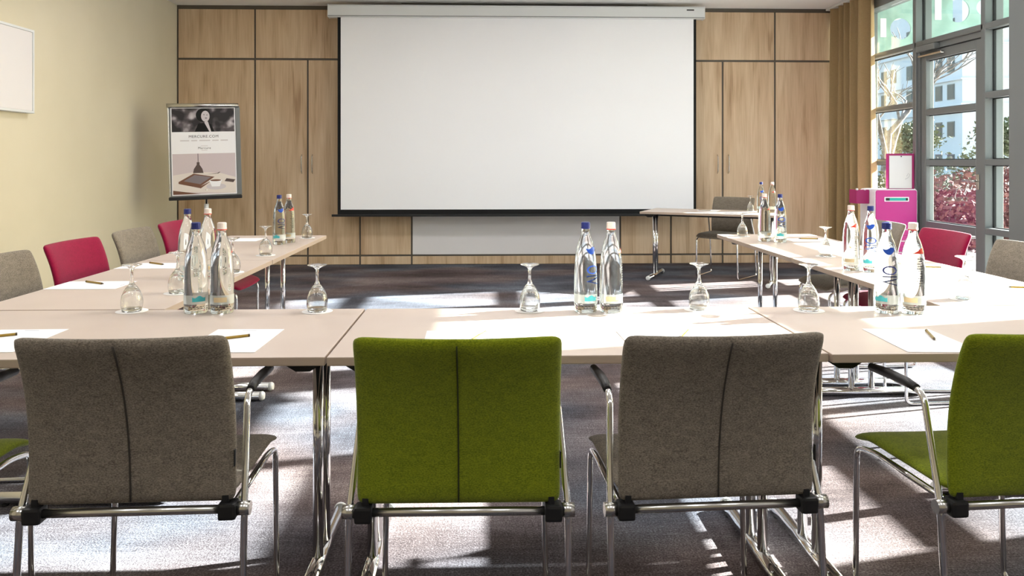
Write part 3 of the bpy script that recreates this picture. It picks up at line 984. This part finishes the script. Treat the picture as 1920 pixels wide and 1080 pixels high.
# ------------------------------------------------------------------ flip chart
fl = thing('flip_chart', 'silver flip chart stand with a printed hotel poster in the left corner', 'flip chart', (-3.03, 8.36, 0), R(16))
bd = put('board', None, fl, (0, 0, 0.90), (R(-6), R(2.6), 0))
mb = MB().box(-0.36, 0.36, 0.0, 0.02, 0, 0.98, 0.004, 1)
bd.data = None
bpy.data.objects.remove(bd)
bd = mb.build('board', 'frame', fl, (0, 0, 0.90), (R(-4), R(-1.6), 0))
MB().tube([(-0.372, -0.016, 0.985), (0.352, -0.016, 0.985)], 0.022, 14).build('clamp_rail', 'satin', bd)
MB().box(-0.365, 0.365, -0.05, 0.02, -0.03, 0.004, 0.004, 1).build('pen_tray', 'black', bd)
MB().box(-0.364, -0.350, -0.012, 0.022, 0.01, 0.96, 0.003, 1).build('side_profile', 'satin', bd)
MB().box(0.318, 0.364, -0.012, 0.022, 0.01, 0.96, 0.003, 1).build('side_profile', 'frame', bd)
po = MB().box(-0.335, 0.315, -0.006, -0.0005, 0.02, 0.962).build('poster', 'paper', bd)
def flat(poly, y, m, name):
    mb = MB().prism(poly, 'y', y, y + 0.0006)
    return mb.build(name, m, po)
def ell(cx, cz, rx, rz, n=22, a0=0): return [(cx + rx * math.cos(a0 + 2 * PI * k / n), cz + rz * math.sin(a0 + 2 * PI * k / n)) for k in range(n)]
Y0 = -0.0068
flat([(-0.325, 0.70), (0.305, 0.70), (0.305, 0.955), (-0.325, 0.955)], Y0, 'photo_bokeh', 'portrait_photo')
def blobs(name, ps, y, m):
    for p in ps: MB().prism(p, 'y', y, y + 0.0004).build(name, m, po)
blobs('portrait_hair', [ell(-0.012, 0.880, 0.072, 0.074), [(-0.10, 0.70), (0.10, 0.70), (0.07, 0.78), (0.02, 0.80), (-0.06, 0.79)]], Y0 - 0.0014, 'blackcloth')
blobs('portrait_face', [ell(0.012, 0.868, 0.043, 0.060), [(0.0, 0.80), (0.025, 0.83), (0.04, 0.80), (0.068, 0.70), (0.05, 0.70)]], Y0 - 0.0018, 'photo_light')
blobs('portrait_features', [ell(-0.002, 0.885, 0.008, 0.0035), ell(0.028, 0.882, 0.007, 0.0035), ell(0.018, 0.848, 0.012, 0.004)], Y0 - 0.0022, 'photo_dark')
def ptext(body, size, z, m, x=0.0, shear=0.0):
    me = text_mesh('poster_lettering', body, size, m, lambda c: Vector((c.x + x, Y0 - 0.0006, c.y + z)), shear=shear, space=1.12)
    put('poster_lettering', me, po)
ptext('MERCURE.COM', 0.040, 0.648, 'ink', -0.01)
blobs('faint_line', [[(a, 0.600), (b, 0.600), (b, 0.612), (a, 0.612)] for a, b in ((-0.245, -0.155), (-0.135, -0.075), (-0.055, 0.055), (0.075, 0.14), (0.16, 0.235))], Y0 - 0.0006, 'photo_faint')
ptext('Mercure', 0.034, 0.523, 'ink', -0.005)
blobs('faint_line', [[(a, z), (b, z), (b, z + 0.006), (a, z + 0.006)] for a, b, z in ((-0.04, 0.03, 0.544), (-0.035, 0.025, 0.497))], Y0 - 0.0006, 'photo_faint')
flat([(-0.325, 0.03), (0.305, 0.03), (0.305, 0.465), (-0.325, 0.465)], Y0, 'photo_wall', 'still_life_photo')
blobs('photo_tabletop', [[(-0.325, 0.06), (0.305, 0.03), (0.305, 0.20), (0.15, 0.25), (-0.10, 0.27), (-0.325, 0.235)]], Y0 - 0.0005, 'photo_table')
blobs('photo_table_edge', [[(-0.325, 0.03), (-0.05, 0.03), (-0.325, 0.075)]], Y0 - 0.001, 'photo_brown')
blobs('photo_lamp', [[(-0.125, 0.255), (-0.02, 0.255), (-0.03, 0.30), (-0.058, 0.345), (-0.058, 0.372), (-0.086, 0.372), (-0.086, 0.345), (-0.115, 0.30)], [(-0.075, 0.372), (-0.069, 0.372), (-0.069, 0.465), (-0.075, 0.465)]], Y0 - 0.001, 'photo_bronze')
blobs('photo_tablet', [[(-0.27, 0.165), (-0.05, 0.115), (0.09, 0.21), (-0.12, 0.25)], [(-0.27, 0.165), (-0.27, 0.145), (-0.05, 0.09), (0.06, 0.17), (-0.05, 0.115)]], Y0 - 0.001, 'photo_brown')
blobs('photo_tablet_glass', [[(-0.22, 0.172), (-0.055, 0.135), (0.055, 0.207), (-0.11, 0.236)]], Y0 - 0.0014, 'photo_mid')
blobs('photo_saucer', [ell(0.105, 0.105, 0.10, 0.034), ], Y0 - 0.0014, 'photo_light')
blobs('photo_cup', [[(0.06, 0.105), (0.14, 0.105), (0.165, 0.175), (0.035, 0.175)]], Y0 - 0.0018, 'paper')
blobs('photo_coffee', [ell(0.10, 0.172, 0.055, 0.010)], Y0 - 0.0022, 'photo_brown')
blobs('photo_phone', [[(0.19, 0.16), (0.28, 0.145), (0.30, 0.175), (0.21, 0.19)]], Y0 - 0.0014, 'photo_bronze')
blobs('photo_pen', [[(-0.02, 0.235), (0.13, 0.245), (0.15, 0.262), (0.14, 0.262), (0.12, 0.25)]], Y0 - 0.0018, 'photo_bronze')
MB().tube([(0.0, 0.045, 0.10), (0.0, 0.045, 0.92)], 0.017, 14).tube([(0, 0.045, 0.905), (0, -0.0, 0.98)], 0.012, 10).build('pole', 'chrome', fl)
MB().tube([(0, 0.045, 0.74), (0, 0.045, 0.82)], 0.024, 14).build('height_collar', 'housing', fl)
MB().lathe([(0, 0.11), (0.03, 0.11), (0.05, 0.09), (0.05, 0.07), (0, 0.07)], 20, loc=(0, 0.045, 0)).build('hub', 'satin', fl)
arm = MB().tube([(0.03, 0, 0.085), (0.30, 0, 0.055)], [0.018, 0.012], 10).mesh('base_arm', 'satin')
cst = MB().tube([(0, -0.012, 0.025), (0, 0.012, 0.025)], 0.025, 14).mesh('castor', 'black')
for k in range(5):
    an = 2 * PI * k / 5 + 0.3
    ar = put('base_arm', arm, fl, (0, 0.045, 0), (0, 0, an))
    put('castor', cst, ar, (0.30, 0, 0))

# ------------------------------------------------------------------ moderation trolley
tr = thing('moderation_trolley', 'magenta moderation trolley with white edges beside the glass door', 'trolley', (4.165, 7.72, 0), R(0))
def rrect(x0, x1, z0, z1, r, n=5):
    ps = []
    for cx, cz, a in ((x1 - r, z0 + r, -90), (x1 - r, z1 - r, 0), (x0 + r, z1 - r, 90), (x0 + r, z0 + r, 180)):
        for k in range(n + 1):
            t = R(a + 90 * k / n)
            ps.append((cx + r * math.cos(t), cz + r * math.sin(t)))
    return ps
MB().prism(rrect(-0.222, 0.222, 0.10, 0.993, 0.025), 'y', 0.0, 0.30).build('cabinet_body', 'trim_white', tr)
lid = MB().prism(rrect(-0.210, 0.212, 0.590, 0.983, 0.018), 'y', -0.010, 0.0).build('front_panel', 'magenta', tr)
MB().prism(rrect(-0.125, 0.130, 0.868, 0.915, 0.006), 'y', -0.0125, -0.0102).build('grip_frame', 'trim_white', lid)
MB().prism(rrect(-0.112, 0.118, 0.878, 0.905, 0.004), 'y', -0.0145, -0.0127).build('grip_slot', 'black', lid)
MB().prism(rrect(-0.072, 0.095, 0.879, 0.904, 0.004), 'y', -0.0165, -0.0147).build('grip_insert', 'teal_box', lid)
for k in range(4):
    z1 = 0.575 - k * 0.118
    dw = MB().prism(rrect(-0.210, 0.212, z1 - 0.103, z1, 0.006), 'y', -0.010, 0.0).build('drawer', 'magenta', tr)
    MB().box(-0.20, 0.20, -0.0125, -0.0102, z1 - 0.054, z1 - 0.050).build('drawer_groove', 'magenta_dark', dw)
bn = MB().box(-0.36, -0.226, 0.10, 0.12, 0.842, 0.985, 0.003, 1).box(-0.36, -0.347, 0.12, 0.26, 0.842, 0.985, 0.003, 1).build('side_bin', 'magenta_dark', tr)
for x in (-0.352, -0.27): MB().lathe([(0, -0.012), (0.012, -0.008), (0.012, 0.008), (0, 0.012)], 12, loc=(x, 0.105, 0.99)).build('bin_knob', 'trim_white', bn)
for x in (-0.17, 0.17):
    for y in (0.05, 0.25):
        MB().tube([(x - 0.014, y, 0.04), (x + 0.014, y, 0.04)], 0.04, 16).box(x - 0.02, x + 0.02, y - 0.02, y + 0.02, 0.075, 0.10).build('castor', 'black', tr)
bx = thing('display_frame', 'upright magenta framed white display board standing on the trolley', 'display board', (4.262, 7.80, 0.9935), R(-6))
MB().box(-0.128, 0.128, 0, 0.06, 0, 0.365, 0.004, 1).build('frame_body', 'magenta', bx)
ff = MB().box(-0.1281, 0.128, -0.004, -0.0002, 0.345, 0.3652).box(-0.1281, -0.119, -0.004, -0.0002, 0.0, 0.345).box(0.108, 0.128, -0.004, -0.0002, 0, 0.345)
ff.build('front_frame', 'magenta_dark', bx)
bp_ = MB().box(-0.118, 0.107, -0.003, -0.0002, 0.006, 0.344).build('board_face', 'whiteboard', bx)
MB().lathe([(0, 0), (0.006, 0), (0.006, 0.004), (0, 0.004)], 10).build('hook', 'black', bp_, (0, -0.0045, 0.335), (R(90), 0, 0))
MB().tube([(0.055, -0.0035, 0.13), (0.07, -0.0035, 0.16), (0.085, -0.0035, 0.15), (0.075, -0.0035, 0.12), (0.04, -0.0035, 0.10)], 0.0014, 5).build('scribble', 'print', bp_)

# ------------------------------------------------------------------ outside
struct(MB().box(XR + 0.12, 120, -40, 140, -0.25, -0.04).build('ground', 'paving'), 'pale paved terrace outside the glazed front', 'ground')

ap = thing('apartment_building', 'white rendered apartment block seen through the glass door', 'building', (39, 62, 0))
MB().box(0, 16, 0, 26, -0.04, 15).build('wall', 'render', ap)
for z in (5.35, 8.05, 11.0): MB().box(-0.25, 16.2, -0.25, 26.2, z, z + 0.75 if z < 6 else z + 0.12).build('ledge', 'render', ap)
for zr in (0.6, 3.35, 6.5, 8.8, 12.0):
    for k in range(10):
        y = 1.5 + (k // 2) * 4.6 + (1.75 if k % 2 else 0)
        f = MB().box(-0.06, 0.02, y - 0.5, y + 0.5, zr, zr + 1.3).build('window', 'frame', ap)
        MB().box(-0.08, -0.061, y - 0.42, y + 0.42, zr + 0.08, zr + 1.22).build('pane', 'winglass', f)
    for k in range(4):
        x = 2.5 + k * 3.6
        f = MB().box(x - 0.6, x + 0.6, -0.06, 0.02, zr, zr + 1.5).build('window', 'frame', ap)
        MB().box(x - 0.5, x + 0.5, -0.08, -0.061, zr + 0.08, zr + 1.42).build('pane', 'winglass', f)

def branches(mb, p, d, L, r, depth, rnd):
    q = p + d * L
    mid = (p + q) / 2 + Vector((rnd.uniform(-1, 1), rnd.uniform(-1, 1), rnd.uniform(-.3, .3))) * L * 0.08
    mb.tube([p, mid, q], [r, r * 0.85, r * 0.68], 6, False)
    ends = [q]
    if depth == 0: return ends
    for k in range(3):
        a = rnd.uniform(0, 2 * PI)
        nd = (d + Vector((math.cos(a), math.sin(a), rnd.uniform(-0.15, 0.5))) * rnd.uniform(0.5, 0.85)).normalized()
        ends += branches(mb, p + d * L * rnd.uniform(0.6, 1.0), nd, L * rnd.uniform(0.6, 0.78), r * 0.55, depth - 1, rnd)
    return ends
def leaves(pts, n, size, spread, rnd):
    mb = MB()
    for k in range(n):
        c = rnd.choice(pts) + Vector((rnd.gauss(0, spread), rnd.gauss(0, spread), rnd.gauss(0, spread)))
        if c.z < 0.0: c.z = abs(c.z)
        e = Euler((rnd.uniform(0, 6), rnd.uniform(0, 6), rnd.uniform(0, 6))).to_matrix()
        s = size * rnd.uniform(0.6, 1.3)
        mb.add([c + e @ Vector(v) for v in ((0, -s, 0), (s * 0.5, 0, s * 0.1), (0, s, 0), (-s * 0.5, 0, s * 0.1))], [(0, 1, 2, 3)])
    return mb
def tree(x, y, h, label, seed, lf=None, nl=0):
    rnd = random.Random(seed)
    t = thing('tree', label, 'tree', (x, y, -0.04))
    mb = MB()
    ends = branches(mb, Vector((0, 0, 0)), Vector((0, 0, 1)), h * 0.4, h * 0.022, 4, rnd)
    mb.build('trunk_and_branches', 'bark', t)
    if lf:
        leaves([e for e in ends if e.z > h * 0.3], nl, 0.10, 0.25, rnd).build('foliage', lf, t)['kind'] = 'stuff'
tree(8.9, 16.8, 5.0, 'bare pale tree seen through the window beside the curtain', 3)
tree(10.9, 21.5, 4.4, 'second bare tree farther off behind the window by the curtain', 8)
tree(19.9, 30.0, 3.3, 'leafy olive tree before the apartment block, seen through the door', 5, 'leaf_green', 2600)
tree(18.3, 32.0, 3.0, 'smaller leafy tree left of the olive tree before the apartment block', 11, 'leaf_green', 2200)
def bush(x, y, rx, ry, h, label, seed, lf, n):
    rnd = random.Random(seed)
    t = thing('bush', label, 'bush', (x, y, -0.04))
    pts = []
    for k in range(160):
        a, q, z = rnd.uniform(0, 2 * PI), math.sqrt(rnd.random()), rnd.random()
        pts.append(Vector((rx * q * math.cos(a), ry * q * math.sin(a), 0.05 + h * z * (1 - 0.35 * q))))
    leaves(pts, n, 0.055, 0.09, rnd).build('foliage', lf, t)['kind'] = 'stuff'
    mb = MB()
    for k in range(16):
        a = rnd.uniform(0, 2 * PI)
        mb.tube([(0.12 * math.cos(a), 0.12 * math.sin(a), 0), (rx * 0.6 * math.cos(a), ry * 0.6 * math.sin(a), h * 0.85)], [0.014, 0.006], 5)
    mb.build('stems', 'bark', t)
bush(6.9, 11.6, 0.8, 0.8, 1.15, 'russet leaved bush nearest the glass door', 21, 'leaf_red', 2600)
bush(8.9, 12.3, 0.9, 0.9, 1.25, 'russet leaved bush right behind the nearest bush', 22, 'leaf_red', 2600)
bush(7.9, 14.3, 0.9, 0.9, 1.25, 'olive leaved bush left of the russet ones', 23, 'leaf_green', 2400)
bush(10.2, 14.6, 1.0, 1.0, 1.45, 'tall russet leaved bush at the back of the planting', 24, 'leaf_red', 2800)
bush(12.4, 19.0, 1.1, 1.1, 1.7, 'large olive leaved bush behind the russet ones', 25, 'leaf_green', 2800)
bn = thing('garden_bench', 'low white slatted bench outside the glass door', 'bench', (6.35, 9.75, -0.04), R(55))
for k in range(4): MB().box(-0.7, 0.7, -0.2 + k * 0.105, -0.11 + k * 0.105, 0.40, 0.43, 0.004, 1).build('slat', 'housing', bn)
for x in (-0.55, 0.55):
    MB().box(x - 0.02, x + 0.02, -0.18, -0.14, 0, 0.40).box(x - 0.02, x + 0.02, 0.15, 0.19, 0, 0.40).box(x - 0.02, x + 0.02, -0.14, 0.15, 0.36, 0.40).build('leg_frame', 'frame', bn)
